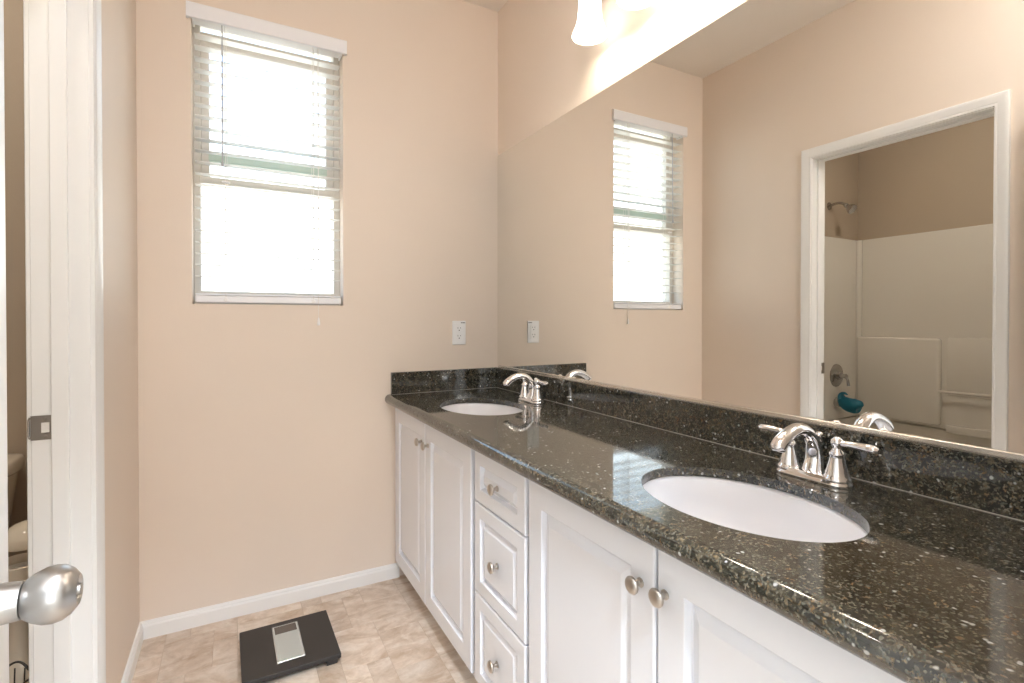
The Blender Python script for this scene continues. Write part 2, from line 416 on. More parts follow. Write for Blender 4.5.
# entry doorway casing (door_2)
bm = bmesh.new()
box(bm, -1.44, -1.428, YB - 0.112, YB + 0.001, 0, 2.05); box(bm, -0.672, -0.66, YB - 0.112, YB + 0.001, 0, 2.05); box(bm, -1.428, -0.672, YB - 0.112, YB + 0.001, 2.038, 2.05)
door2 = struct('door_2', bm, TRIM)
bm = bmesh.new()
sweep_path(bm, CASP, [((-0.668, YB, 0), (1, 0, 0)), ((-0.668, YB, 2.042), (1, 0, 1)), ((-1.432, YB, 2.042), (-1, 0, 1)), ((-1.432, YB, 0), (-1, 0, 0))], (0, 1, 0))
struct('door_casing', bm, TRIM, door2, True)

# strike plate
sp = thing('strike_plate', 'dark nickel strike plate with a square latch hole on the white door jamb', 'strike plate', (-1.589, DY1, 0.925))
bm = bmesh.new()
px0, px1, pz0, pz1 = -1.601, -1.5625, 0.897, 0.955
def plate_hole(bm, x0, x1, z0, z1, hx0, hx1, hz0, hz1, y, th):
    xs = [x0, hx0, hx1, x1]; zs = [z0, hz0, hz1, z1]
    for i in range(3):
        for k in range(3):
            if i == 1 and k == 1: continue
            box(bm, xs[i], xs[i+1], y - th, y, zs[k], zs[k+1])
plate_hole(bm, px0, px1, pz0, pz1, -1.582, -1.567, 0.914, 0.938, DY1, 0.0016)
bmesh.ops.remove_doubles(bm, verts=bm.verts, dist=1e-5)
tube(bm, [(px0 - 0.001, DY1 - 0.001, pz0 + 0.004), (px0 - 0.004, DY1 + 0.001, pz0 + 0.010), (px0 - 0.004, DY1 + 0.001, pz1 - 0.010), (px0 - 0.001, DY1 - 0.001, pz1 - 0.004)], 0.0022, 8)
link('plate', bm, STRIKE, sp)
bm = bmesh.new(); box(bm, -1.582, -1.567, DY1 - 0.0005, DY1 + 0.0003, 0.914, 0.938); link('latch_recess', bm, PAPER, sp)
for z in (0.905, 0.947):
    bm = bmesh.new(); lathe(bm, (-1.5745, DY1 - 0.0014, z), (0, -1, 0), [(0, 0.0042), (0.0008, 0.0036), (0.0011, 0.0)], 14); link('screw', bm, STRIKE, sp, True)

# ------------------------------------------------------------------ doors with knobs
def raised(bm, M, w, h, rings, center=True):
    """rings: (inset, depth); face in local (u right, v up), normal +n"""
    prev = None
    for ins, d in rings:
        q = [bm.verts.new(M @ Vector(p)) for p in ((ins, ins, d), (w - ins, ins, d), (w - ins, h - ins, d), (ins, h - ins, d))]
        if prev:
            for i in range(4): bm.faces.new([prev[i], prev[(i+1) % 4], q[(i+1) % 4], q[i]])
        prev = q
    if center: bm.faces.new(prev)
def door_knob(root, origin, n, button=True):
    bm = bmesh.new()
    lathe(bm, origin, n, [(0, 0.0), (0, 0.034), (0.003, 0.0345), (0.006, 0.032), (0.009, 0.026), (0.013, 0.021), (0.017, 0.0185), (0.034, 0.0172), (0.0345, 0.0)], 40)
    link('rose', bm, KNOBM, root, True)
    bm = bmesh.new()
    lathe(bm, Vector(origin) + Vector(n) * 0.034, n, [(0, 0.0), (0, 0.0160), (0.002, 0.0180), (0.008, 0.0222), (0.016, 0.0256), (0.023, 0.0264), (0.030, 0.0250), (0.036, 0.0210), (0.0405, 0.0152), (0.0415, 0.0138), (0.0405, 0.0120), (0.0390, 0.011), (0.0385, 0.0)], 48)
    kn = link('knob', bm, KNOBM, root, True, 50)
    if button:
        bm = bmesh.new(); c = Vector(origin) + Vector(n) * 0.074
        lathe(bm, c, n, [(0, 0.0), (0, 0.0055), (0.0025, 0.0052), (0.003, 0.0)], 20)
        link('turn_button', bm, KNOBM, kn, True)
# entry door, swung open against the left wall, parallel to it
ed = thing('interior_door', 'white interior door swung open beside the left wall, seen on its edge', 'door', (-1.408, YB, 0))
def door_slab(root, x0, x1, y0, y1):
    bm = bmesh.new(); box(bm, x0 + 0.004, x1 - 0.004, y0, y1, 0.012, 2.03)
    for s, xx in ((1, x1), (-1, x0)):
        cols = [(y0, y0 + (y1 - y0) * 0.5), (y0 + (y1 - y0) * 0.5, y1)]
        for (ya, yb) in cols:
            for (za, zb) in ((0.012, 0.80), (0.80, 1.60), (1.60, 2.03)):
                M = Matrix(((0, 0, s, xx), (1, 0, 0, ya), (0, 1, 0, za), (0, 0, 0, 1)))
                raised(bm, M, yb - ya, zb - za, [(0, 0), (0.07, 0), (0.076, -0.005), (0.086, -0.005), (0.11, -0.001)])
    box(bm, x0, x1, y0 - 0.0005, y0 + 0.0, 0.012, 2.03); box(bm, x0, x1, y1 - 0.0005, y1 + 0.0002, 0.012, 2.03); box(bm, x0, x1, y0, y1, 2.028, 2.03)
    return link('door_leaf', bm, TRIM, root)
door_slab(ed, -1.425, -1.390, YB - 0.045, -1.588)
door_knob(ed, (-1.390, -1.670, 0.917), (1, 0, 0))
bm = bmesh.new(); lathe(bm, (-1.425, -1.665, 0.925), (-1, 0, 0), [(0, 0), (0, 0.033), (0.006, 0.031), (0.012, 0.018), (0.02, 0.017), (0.024, 0.023), (0.034, 0.027), (0.046, 0.024), (0.054, 0.015), (0.055, 0)], 32); link('knob', bm, KNOBM, ed, True, 50)
bm = bmesh.new(); box(bm, -1.4195, -1.3955, -1.5832, -1.5818, 0.897, 0.953, 0.0004, 1); box(bm, -1.414, -1.402, -1.582, -1.572, 0.917, 0.933, 0.002, 1); link('latch', bm, STRIKE, ed)
# toilet-room door, swung fully into that room, perpendicular to the left wall
td = thing('interior_door', 'white door swung inside the tub room beyond the doorway', 'door', (-1.60, DY0, 0))
bm = bmesh.new(); box(bm, -2.315, -1.612, DY0 - 0.038, DY0 - 0.005, 0.012, 2.025, 0.001, 1)
for (xa, xb) in ((-2.315, -1.9635), (-1.9635, -1.612)):
    for (za, zb) in ((0.012, 0.80), (0.80, 1.60), (1.60, 2.025)):
        M = Matrix(((1, 0, 0, xa), (0, 0, 1, DY0 - 0.0045), (0, 1, 0, za), (0, 0, 0, 1)))
        raised(bm, M, xb - xa, zb - za, [(0, 0), (0.07, 0), (0.076, -0.003), (0.086, -0.003), (0.11, 0.001)])
link('door_leaf', bm, TRIM, td)
bm = bmesh.new(); lathe(bm, (-2.25, DY0 - 0.004, 0.925), (0, 1, 0), [(0, 0), (0, 0.034), (0.006, 0.032), (0.013, 0.02), (0.034, 0.017), (0.042, 0.024), (0.055, 0.029), (0.068, 0.024), (0.076, 0.014), (0.076, 0)], 32); link('knob', bm, KNOBM, td, True, 50)

# ------------------------------------------------------------------ window
bm = bmesh.new()
fy0, fy1 = 0.085, 0.155
# outer frame
box(bm, WX0, WX0 + 0.026, fy0, fy1, WZ0, WZ1, 0.003, 1); box(bm, WX1 - 0.026, WX1, fy0, fy1, WZ0, WZ1, 0.003, 1)
box(bm, WX0 + 0.02, WX1 - 0.02, fy0, fy1, WZ0, WZ0 + 0.055, 0.003, 1); box(bm, WX0 + 0.02, WX1 - 0.02, fy0, fy1, WZ1 - 0.02, WZ1, 0.003, 1)
win = struct('window_1', bm, VINYL)
bm = bmesh.new()  # operable upper sash
box(bm, WX0 + 0.026, WX0 + 0.057, fy0 + 0.005, fy1 - 0.02, 1.735, 2.34, 0.003, 1); box(bm, WX1 - 0.057, WX1 - 0.026, fy0 + 0.005, fy1 - 0.02, 1.735, 2.34, 0.003, 1)
box(bm, WX0 + 0.05, WX1 - 0.05, fy0 + 0.005, fy1 - 0.02, 2.285, 2.34, 0.003, 1)
struct('window_frame', bm, VINYL, win)
bm = bmesh.new(); box(bm, WX0 + 0.05, WX1 - 0.05, fy0 + 0.005, fy1 - 0.02, 1.824, 1.855, 0.003, 1); struct('window_frame', bm, GLAREV, win)
bm = bmesh.new(); box(bm, WX0 + 0.02, WX1 - 0.02, fy0 - 0.002, fy1 - 0.01, 1.732, 1.760, 0.003, 1); struct('window_frame', bm, VINYL, win)
bm = bmesh.new(); box(bm, WX0 + 0.02, WX1 - 0.02, 0.118, 0.122, WZ0 + 0.04, 2.375); struct('window_pane', bm, GLASS, win)

# ------------------------------------------------------------------ blind
bl = thing('window_blind', 'white horizontal faux wood blind lowered with open slats over the window', 'blind', (-1.04, 0, WZ1))
bm = bmesh.new()
vx0, vx1 = -1.334, -0.744
sweep(bm, [(0.016, 2.334), (0.019, 2.336), (0.019, 2.388), (0.015, 2.393), (0.008, 2.393), (0.008, 2.334)], (vx0, 0, 0), (vx1, 0, 0), (0, -1, 0))
box(bm, vx0, vx0 + 0.008, -0.010, -0.0005, 2.334, 2.393); box(bm, vx1 - 0.008, vx1, -0.010, -0.0005, 2.334, 2.393)
link('valance', bm, VAL, bl)
bm = bmesh.new(); box(bm, WX0 + 0.006, WX1 - 0.006, 0.004, 0.055, 2.342, 2.386, 0.002, 1)
box(bm, WX0 + 0.004, WX0 + 0.010, -0.006, 0.05, 2.330, 2.387); box(bm, WX1 - 0.010, WX1 - 0.004, -0.006, 0.05, 2.330, 2.387)
link('headrail', bm, PLAST, bl)
SY = 0.030
bm = bmesh.new(); zs = []
z = 2.288
while z > 1.312:
    zs.append(z); z -= 0.0445
for z in zs:
    n = 6; tilt = 0.05
    top = []; 
    for side in (0.0014, -0.0014):
        row = []
        for i in range(n + 1):
            t = i / n - 0.5
            row.append((SY + t * 0.050 * cos(tilt), z + side + 0.0022 * (1 - 4 * t * t) + t * 0.05 * sin(tilt)))
        top.append(row)
    prof = top[0] + top[1][::-1]
    A = [bm.verts.new((WX0 + 0.010, a, b)) for a, b in prof]; Bq = [bm.verts.new((WX1 - 0.010, a, b)) for a, b in prof]
    for i in range(len(prof)): bm.faces.new([A[i], A[(i+1) % len(prof)], Bq[(i+1) % len(prof)], Bq[i]])
    bm.faces.new(A); bm.faces.new(Bq)
link('slats', bm, SLAT, bl)
bm = bmesh.new(); box(bm, WX0 + 0.009, WX1 - 0.009, SY - 0.027, SY + 0.025, 1.250, 1.278, 0.005, 3); box(bm, WX0 + 0.010, WX1 - 0.010, SY - 0.026, SY + 0.025, 1.2795, 1.2855, 0.001, 1)
link('bottom_rail', bm, VAL, bl)
bm = bmesh.new()
for x in (-1.206, -0.880):
    for yy in (SY - 0.0265, SY + 0.0265): tube(bm, [(x, yy, 1.262), (x, yy, 2.35)], 0.0011, 6)
    tube(bm, [(x + 0.006, SY, 1.27), (x + 0.006, SY, 2.35)], 0.0009, 6)
    for z in zs: tube(bm, [(x, SY - 0.0265, z - 0.003), (x, SY + 0.0265, z - 0.003)], 0.0006, 5)
link('ladder_cord', bm, CORD, bl)
for x in (-1.206, -0.880):
    bm = bmesh.new(); lathe(bm, (x, SY - 0.0275, 1.262), (0, -1, 0), [(0, 0.008), (0.002, 0.007), (0.003, 0)], 16); link('cord_button', bm, PLAST, bl, True)
bm = bmesh.new(); tube(bm, [(-0.862, -0.004, 2.34), (-0.862, -0.008, 1.7), (-0.862, -0.006, 1.19)], 0.0011, 6); tube(bm, [(-0.858, -0.004, 2.34), (-0.860, -0.008, 1.7), (-0.862, -0.006, 1.19)], 0.0010, 6); link('lift_cord', bm, CORD, bl)
bm = bmesh.new(); lathe(bm, (-0.862, -0.007, 1.192), (0, 0, -1), [(0, 0.0025), (0.006, 0.0035), (0.022, 0.0062), (0.030, 0.0062), (0.033, 0.003), (0.033, 0)], 16); link('cord_tassel', bm, PLAST, bl, True)
bm = bmesh.new(); tube(bm, [(-1.215, -0.006, 2.345), (-1.215, -0.014, 1.80)], 0.0030, 6)
link('tilt_wand', bm, WAND, bl)
bm = bmesh.new(); lathe(bm, (-1.215, -0.014, 1.80), (0, 0, -1), [(0, 0.0035), (0.004, 0.005), (0.014, 0.005), (0.018, 0.0)], 12); link('wand_tip', bm, WAND, bl, True)
# cord cleat seen hanging at mid-height
bm = bmesh.new(); box(bm, -1.219, -1.189, -0.004, 0.006, 1.722, 1.729, 0.002, 1); link('cord_stop', bm, PLAST, bl)

# ------------------------------------------------------------------ outlet on the window wall
ol = thing('wall_outlet', 'white duplex electrical outlet plate on the beige wall above the side splash', 'outlet', (-0.215, 0, 1.12))
bm = bmesh.new(); box(bm, -0.250, -0.180, -0.006, 0, 1.0625, 1.1785, 0.0025, 2); link('cover_plate', bm, PLAST, ol)
bm = bmesh.new(); box(bm, -0.2325, -0.1975, -0.0075, -0.005, 1.080, 1.155, 0.001, 1); rc = link('receptacle', bm, PLAST, ol)
bm = bmesh.new()
for zc in (1.100, 1.138):
    box(bm, -0.2235, -0.2215, -0.0079, -0.007, zc + 0.002, zc + 0.010); box(bm, -0.2095, -0.2075, -0.0079, -0.007, zc + 0.003, zc + 0.009)
    lathe(bm, (-0.2155, -0.0070, zc - 0.006), (0, -1, 0), [(0, 0.0027), (0.0009, 0.0027), (0.0009, 0)], 14)
link('slot', bm, DARK, rc)
bm = bmesh.new()
for k, (a, b) in enumerate(((-0.206, -0.2015), (-0.200, -0.1965), (-0.195, -0.189), (-0.1875, -0.184))): box(bm, a, b, -0.0064, -0.0055, 1.1665, 1.1715)
link('printed_mark', bm, PRINT, ol)

# ------------------------------------------------------------------ vanity cabinets
FX = -0.5353; TH = 0.020; CX = FX + TH      # door face plane, carcass front
def carcass(root, ya, yb):
    bm = bmesh.new()
    box(bm, CX, -0.002, yb, yb + 0.016, 0.075, 0.8215); box(bm, CX, -0.002, ya - 0.016, ya, 0.075, 0.8215)
    box(bm, CX, -0.002, yb, ya, 0.075, 0.093); box(bm, -0.012, -0.002, yb, ya, 0.09, 0.8215)
    f = 0.03
    box(bm, CX, CX + 0.019, yb, ya, 0.075, 0.105); box(bm, CX, CX + 0.019, yb, ya, 0.760, 0.8215)
    box(bm, CX, CX + 0.019, yb, yb + f, 0.075, 0.8215); box(bm, CX, CX + 0.019, ya - f, ya, 0.075, 0.8215)
    box(bm, CX + 0.03, CX + 0.045, yb, ya, 0.0, 0.076)
    return link('cabinet_body', bm, CAB, root)
def front(root, name, ya, yb, za, zb, frame=0.060, bevel=0.031):
    """ya > yb; the front faces -x"""
    bm = bmesh.new(); w, h = ya - yb, zb - za
    # local u runs from ya towards yb, v up, normal -x
    M = Matrix(((0, 0, -1, FX), (-1, 0, 0, ya), (0, 1, 0, za), (0, 0, 0, 1)))
    raised(bm, M, w, h, [(0.0, -TH), (0.0, -0.004), (0.0012, -0.0015), (0.004, 0.0), (frame, 0.0), (frame + 0.0015, -0.0012), (frame + 0.0045, -0.0140), (frame + 0.0065, -0.0145), (frame + 0.0085, -0.0140), (frame + bevel - 0.002, -0.0020), (frame + bevel, -0.0015)])
    q = [M @ Vector(p) for p in ((0, 0, -TH), (w, 0, -TH), (w, h, -TH), (0, h, -TH))]
    bm.faces.new([bm.verts.new(p) for p in q]); bmesh.ops.remove_doubles(bm, verts=bm.verts, dist=1e-6)
    return link(name, bm, CAB, root)
def knob(parent, y, z):
    bm = bmesh.new()
    lathe(bm, (FX, y, z), (-1, 0, 0), [(0, 0), (0, 0.0085), (0.002, 0.0085), (0.004, 0.0055), (0.011, 0.0045), (0.015, 0.0060), (0.017, 0.0125), (0.019, 0.0155), (0.022, 0.0160), (0.025, 0.0140), (0.0275, 0.0085), (0.0285, 0.0)], 28)
    link('knob', bm, NICKEL, parent, True, 45)
c1 = thing('sink_cabinet', 'white raised-panel two-door sink cabinet against the window wall', 'cabinet', (-0.27, -0.43, 0), 'two-door sink cabinets')
carcass(c1, -0.001, -0.879)
d = front(c1, 'door', -0.014, -0.427, 0.080, 0.787); knob(d, -0.390, 0.706)
d = front(c1, 'door', -0.432, -0.862, 0.080, 0.787); knob(d, -0.466, 0.706)
c2 = thing('drawer_cabinet', 'narrow white cabinet with three stacked raised-panel drawers between the sink cabinets', 'cabinet', (-0.27, -1.04, 0))
carcass(c2, -0.879, -1.206)
for za, zb in ((0.633, 0.787), (0.357, 0.628), (0.080, 0.352)):
    d = front(c2, 'drawer', -0.889, -1.197, za, zb, 0.040, 0.026); knob(d, -1.043, (za + zb) / 2)
c3 = thing('sink_cabinet', 'white raised-panel two-door sink cabinet nearest the camera, past the drawers', 'cabinet', (-0.27, -1.65, 0), 'two-door sink cabinets')
carcass(c3, -1.206, -2.10)
d = front(c3, 'door', -1.214, -1.650, 0.080, 0.787); knob(d, -1.615, 0.706)
d = front(c3, 'door', -1.656, -2.092, 0.080, 0.787); knob(d, -1.675, 0.712)
bm = bmesh.new(); box(bm, CX, CX + 0.019, YB + 0.002, -2.10, 0.0, 0.8215, 0.001, 1); tag(link('filler_panel', bm, CAB), 'plain white filler strip closing the cabinets to the entry wall', 'filler panel')

# ------------------------------------------------------------------ countertop
S1, S2 = (-0.322, -0.488), (-0.330, -1.667); AX, AY = 0.158, 0.212
ct = thing('countertop', 'polished black granite vanity top with gold and grey flecks and two sink cutouts', 'countertop', (-0.29, -1.1, 0.8))
bm = bmesh.new()
zt, zb, xf = ZC, 0.800, -0.579
r = (zt - zb) / 2
prof = [(-0.001, 0.8225), (-0.001, zt)] + [(xf + r - r * sin(a) * 0.95, zt - r + r * cos(a)) for a in [pi * k / 12 for k in range(13)]] + [(xf + 0.045, zb), (xf + 0.045, 0.8225)]
A = [bm.verts.new((x, -0.001, z)) for x, z in prof]; Bq = [bm.verts.new((x, YB + 0.001, z)) for x, z in prof]
for i in range(len(prof)): bm.faces.new([A[i], A[(i+1) % len(prof)], Bq[(i+1) % len(prof)], Bq[i]])
bm.faces.new(A); bm.faces.new(Bq)
slab = link('slab', bm, GRAN, ct)
cutbm = bmesh.new()
for sx0, sy0 in (S1, S2):
    lathe(cutbm, (sx0, sy0, 0.70), (0, 0, 1), [(0, 1.0), (0.3, 1.0)], 96, AY, AX)
# frame_from z axis: u = x cross... make sure the long axis lies along y
cutme = bpy.data.meshes.new('cut')
for v_ in cutbm.verts: pass
cutbm.clear()
for sx0, sy0 in (S1, S2):
    n = 96
    lo = [cutbm.verts.new((sx0 + AX * cos(2*pi*i/n), sy0 + AY * sin(2*pi*i/n), 0.70)) for i in range(n)]
    hi = [cutbm.verts.new((sx0 + AX * cos(2*pi*i/n), sy0 + AY * sin(2*pi*i/n), 0.95)) for i in range(n)]
    for i in range(n): cutbm.faces.new([lo[i], lo[(i+1) % n], hi[(i+1) % n], hi[i]])
    cutbm.faces.new(lo[::-1]); cutbm.faces.new(hi)
bmesh.ops.recalc_face_normals(cutbm, faces=cutbm.faces)
cutbm.to_mesh(cutme); cutbm.free()
cut = bpy.data.objects.new('cut', cutme); COL.objects.link(cut)
mod = slab.modifiers.new('b', 'BOOLEAN'); mod.operation = 'DIFFERENCE'; mod.object = cut; mod.solver = 'EXACT'
bpy.context.view_layer.update()
dg = bpy.context.evaluated_depsgraph_get()
cut.location = (0, 0, 0)
nm = bpy.data.meshes.new_from_object(slab.evaluated_get(dg)); slab.modifiers.clear(); slab.data = nm
bpy.data.objects.remove(cut)
for p in nm.polygons: p.use_smooth = not (abs(p.normal.z) > 0.999 or p.area > 0.02)
nm.set_sharp_from_angle(angle=radians(30))
for p in nm.polygons: p.use_smooth = not (abs(p.normal.z) > 0.999 or p.area > 0.02)
bm = bmesh.new(); box(bm, -0.0183, -0.0005, YB + 0.001, -0.0005, ZC + 0.0003, 0.943, 0.0012, 2); link('backsplash', bm, GRAN, ct)
bm = bmesh.new(); box(bm, -0.551, -0.0188, -0.0183, -0.0005, ZC + 0.0003, 0.943, 0.0012, 2); link('side_splash', bm, GRAN, ct)
CAULK = mat('grey_caulk', (0.33, 0.31, 0.28), 0.5)
bm = bmesh.new(); box(bm, -0.0197, -0.0180, YB + 0.001, -0.0185, ZC, ZC + 0.0016, 0.0004, 1); box(bm, -0.551, -0.0187, -0.0195, -0.0180, ZC, ZC + 0.0014, 0.0004, 1); link('caulk_joint', bm, CAULK, ct)

# ------------------------------------------------------------------ sinks
def sink(center, label):
    x, y = center; t = thing('undermount_sink', label, 'sink', (x, y, 0.65), 'oval sinks in the granite top')
    bm = bmesh.new(); n = 72; rings = []
    prof = [(1.09, 0.8220), (1.01, 0.8222), (0.995, 0.820), (0.98, 0.812), (0.95, 0.775), (0.89, 0.735), (0.78, 0.700), (0.60, 0.677), (0.35, 0.664), (0.12, 0.658), (0.0, 0.657)]
    prof += []
    for s, z in prof:
        if s == 0: rings.append([bm.verts.new((x, y, z))])
        else: rings.append([bm.verts.new((x + (AX + 0.004) * s * cos(2*pi*i/n), y + (AY + 0.004) * s * sin(2*pi*i/n), z)) for i in range(n)])
    outer = [(1.09, 0.822), (1.09, 0.812), (1.02, 0.800), (0.96, 0.74), (0.84, 0.685), (0.5, 0.655), (0.0, 0.645)]
    def skin(R):
        for A, Bv in zip(R, R[1:]):
            for i in range(n):
                j = (i + 1) % n
                if len(Bv) == 1: bm.faces.new([A[i], A[j], Bv[0]])
                else: bm.faces.new([A[i], A[j], Bv[j], Bv[i]])
    skin(rings)
    R2 = [rings[0]]
    for s, z in outer[1:]:
        if s == 0: R2.append([bm.verts.new((x, y, z))])
        else: R2.append([bm.verts.new((x + (AX + 0.004) * s * cos(2*pi*i/n), y + (AY + 0.004) * s * sin(2*pi*i/n), z)) for i in range(n)])
    skin(R2)
    link('basin', bm, CERAM, t, True, 60)
    bm = bmesh.new(); lathe(bm, (x, y, 0.6575), (0, 0, 1), [(0, 0), (0, 0.024), (0.002, 0.0235), (0.0025, 0.018), (0.001, 0.017), (0.003, 0.012), (0.004, 0)], 32); link('drain', bm, CHROME, t, True, 60)
sink(S1, 'oval white undermount sink in the granite top, next to the window wall')
sink(S2, 'oval white undermount sink nearest the camera in the granite top')

# ------------------------------------------------------------------ faucets
def faucet(yc, label):
    x0 = -0.094; t = thing('bathroom_faucet', label, 'faucet', (x0, yc, ZC), 'chrome faucets on the granite top')
    # base plate: stepped stadium along y
    bm = bmesh.new(); n = 48; R = []
    def ring(rad, z, hl=0.050):
        out = []
        for i in range(n):
            a = 2 * pi * i / n; yy = sin(a) * rad; out.append(bm.verts.new((x0 + cos(a) * rad * (1.0 if abs(sin(a)) > 0.5 else 1.0), yc + yy + (hl if sin(a) > 1e-6 else (-hl if sin(a) < -1e-6 else 0)), ZC + z)))
        return out
    for rad, z in ((0.0275, 0.0), (0.0285, 0.003), (0.0280, 0.006), (0.0250, 0.008), (0.0238, 0.013), (0.0225, 0.0165), (0.019, 0.0175)): R.append(ring(rad, z))
    for A, Bv in zip(R, R[1:]):
        for i in range(n): bm.faces.new([A[i], A[(i+1) % n], Bv[(i+1) % n], Bv[i]])
    bm.faces.new(R[0]); bm.faces.new(R[-1])
    link('base_plate', bm, CHROME, t, True, 50)
    # spout
    bm = bmesh.new()
    P = catmull([(x0, yc, ZC + 0.010), (x0 + 0.006, yc, ZC + 0.040), (x0 + 0.002, yc, ZC + 0.072), (x0 - 0.018, yc, ZC + 0.098), (x0 - 0.048, yc, ZC + 0.110), (x0 - 0.080, yc, ZC + 0.104), (x0 - 0.107, yc, ZC + 0.090), (x0 - 0.119, yc, ZC + 0.078), (x0 - 0.1205, yc, ZC + 0.0755)], 6)
    tube(bm, P, lerp_list([0.0190, 0.0160, 0.0140, 0.0130, 0.0128, 0.0130, 0.0136, 0.0138, 0.0080], len(P)), 24, (0, 1, 0), 1.18)
    lathe(bm, (x0, yc, ZC + 0.011), (0, 0, 1), [(0, 0.0225), (0.003, 0.022), (0.006, 0.0185), (0.012, 0.0165), (0.014, 0.0)], 32)
    so = link('spout', bm, CHROME, t, True, 60)
    bm = bmesh.new(); lathe(bm, (x0 - 0.1195, yc, ZC + 0.0765), (-0.35, 0, -0.94), [(0, 0), (0, 0.0100), (0.003, 0.0098), (0.0032, 0.0)], 20); link('aerator', bm, DARK, so)
    for s in (1, -1):
        yh = yc + s * 0.051
        bm = bmesh.new()
        lathe(bm, (x0, yh, ZC + 0.010), (0, 0, 1), [(0, 0.0255), (0.005, 0.0262), (0.008, 0.0240), (0.011, 0.0218), (0.015, 0.0215), (0.024, 0.0188), (0.036, 0.0158), (0.046, 0.0138), (0.050, 0.0132), (0.052, 0.0148), (0.056, 0.0150), (0.059, 0.0120), (0.064, 0.0092), (0.067, 0.0088), (0.071, 0.0112), (0.077, 0.0122), (0.082, 0.0112), (0.086, 0.0072), (0.0885, 0.0045), (0.0895, 0.0)], 36)
        hb = link('handle_body', bm, CHROME, t, True, 60)
        bm = bmesh.new(); zz = ZC + 0.010 + 0.0765
        P = catmull([(x0, yh + s * 0.008, zz), (x0, yh + s * 0.022, zz + 0.001), (x0, yh + s * 0.042, zz + 0.001), (x0, yh + s * 0.060, zz + 0.0005), (x0, yh + s * 0.070, zz), (x0, yh + s * 0.0765, zz)], 5)
        tube(bm, P, lerp_list([0.0062, 0.0062, 0.0076, 0.0088, 0.0078, 0.0040], len(P)), 18, (1, 0, 0), 1.1)
        link('lever', bm, CHROME, hb, True, 60)
    bm = bmesh.new()
    lathe(bm, (x0 + 0.024, yc, ZC + 0.006), (0, 0, 1), [(0, 0.0028), (0.066, 0.0028), (0.068, 0.006), (0.071, 0.0062), (0.074, 0.0040), (0.077, 0.0040), (0.081, 0.0070), (0.086, 0.0078), (0.090, 0.0058), (0.092, 0.0)], 20)
    link('lift_rod', bm, CHROME, t, True, 60)
faucet(-0.486, 'chrome two-lever arched faucet behind the sink next to the window wall')
faucet(-1.663, 'chrome two-lever arched faucet behind the sink nearest the camera')

# ------------------------------------------------------------------ mirror
mr = thing('wall_mirror', 'large frameless mirror covering the wall above the black granite backsplash', 'mirror', (0, -1.1, 0.95))
bm = bmesh.new(); box(bm, -0.004, 0.0, YB + 0.003, -0.002, 0.950, 2.0125); link('mirror_glass', bm, MIRR, mr)
bm = bmesh.new(); sweep(bm, [(0, 0.9432), (0.009, 0.9432), (0.009, 0.952), (0.0075, 0.9535), (0.0045, 0.9535), (0.0045, 0.949), (0, 0.949)], (0, -0.0188, 0), (0, YB + 0.003, 0), (-1, 0, 0)); link('bottom_channel', bm, MEDGE, mr)

# ------------------------------------------------------------------ vanity light
vl = thing('vanity_light', 'wall lamp bar with glowing bell glass shades above the mirror', 'light fixture', (0, -1.125, 2.37))
bm = bmesh.new(); box(bm, -0.022, 0, -1.43, -0.82, 2.34, 2.40, 0.006, 2); link('mounting_bar', bm, KNOBM, vl, True)
for yc in (-0.890, -1.125, -1.360):
    bm = bmesh.new()
    P = catmull([(-0.015, yc, 2.37), (-0.06, yc, 2.388), (-0.09, yc, 2.388), (-0.100, yc, 2.368), (-0.100, yc, 2.340)], 5); tube(bm, P, 0.007, 10)
    lathe(bm, (-0.100, yc, 2.346), (0, 0, -1), [(0, 0.0), (0, 0.018), (0.012, 0.026), (0.030, 0.028), (0.030, 0.0)], 24)
    link('arm', bm, KNOBM, vl, True)
    bm = bmesh.new()
    lathe(bm, (-0.100, yc, 2.314), (0, 0, -1), [(0, 0.027), (0.015, 0.034), (0.040, 0.0385), (0.070, 0.0400), (0.100, 0.0430), (0.125, 0.0500), (0.145, 0.0590), (0.152, 0.0610), (0.154, 0.0600), (0.145, 0.0570), (0.125, 0.0480), (0.100, 0.0410), (0.070, 0.0380), (0.040, 0.0365), (0.015, 0.032), (0.003, 0.026)], 36, cap=False)
    sh = link('lamp_shade', bm, SHADE, vl, True, 70)
    bm = bmesh.new(); lathe(bm, (-0.100, yc, 2.309), (0, 0, -1), [(0, 0.012), (0.02, 0.014), (0.045, 0.024), (0.065, 0.027), (0.085, 0.022), (0.095, 0.010), (0.097, 0.0)], 20)
    link('bulb', bm, BULB, vl, True, 70)
    pl = bpy.data.lights.new('vanity_bulb_light', 'POINT'); pl.energy = 0.6; pl.color = (1.0, 0.93, 0.83); pl.shadow_soft_size = 0.028
    po = bpy.data.objects.new('vanity_bulb_light', pl); COL.objects.link(po); po.location = (-0.100, yc, 2.185)

# ------------------------------------------------------------------ bathroom scale
bs = thing('bathroom_scale', 'flat charcoal bathroom scale with a silver display panel on the tiled floor', 'scale', (-1.012, -0.342, 0))
bm = bmesh.new(); box(bm, -0.152, 0.152, -0.152, 0.152, 0.016, 0.033, 0.003, 2); sb = link('platform', bm, BLACKP, bs)
sb.location = (0, 0, 0)
bm = bmesh.new(); box(bm, -0.046, 0.042, -0.104, 0.122, 0.0325, 0.0345, 0.0008, 1); q = link('display_panel', bm, SILVR, bs); q.location = (0, 0, 0)
bm = bmesh.new(); box(bm, -0.042, 0.038, -0.100, 0.118, 0.0343, 0.0350, 0.0002, 1); q2 = link('panel_face', bm, SILV, q); q2.location = (0, 0, 0)
bm = bmesh.new(); box(bm, -0.039, 0.035, 0.066, 0.115, 0.0349, 0.0354); q3 = link('screen', bm, LCD, q); q3.location = (0, 0, 0)
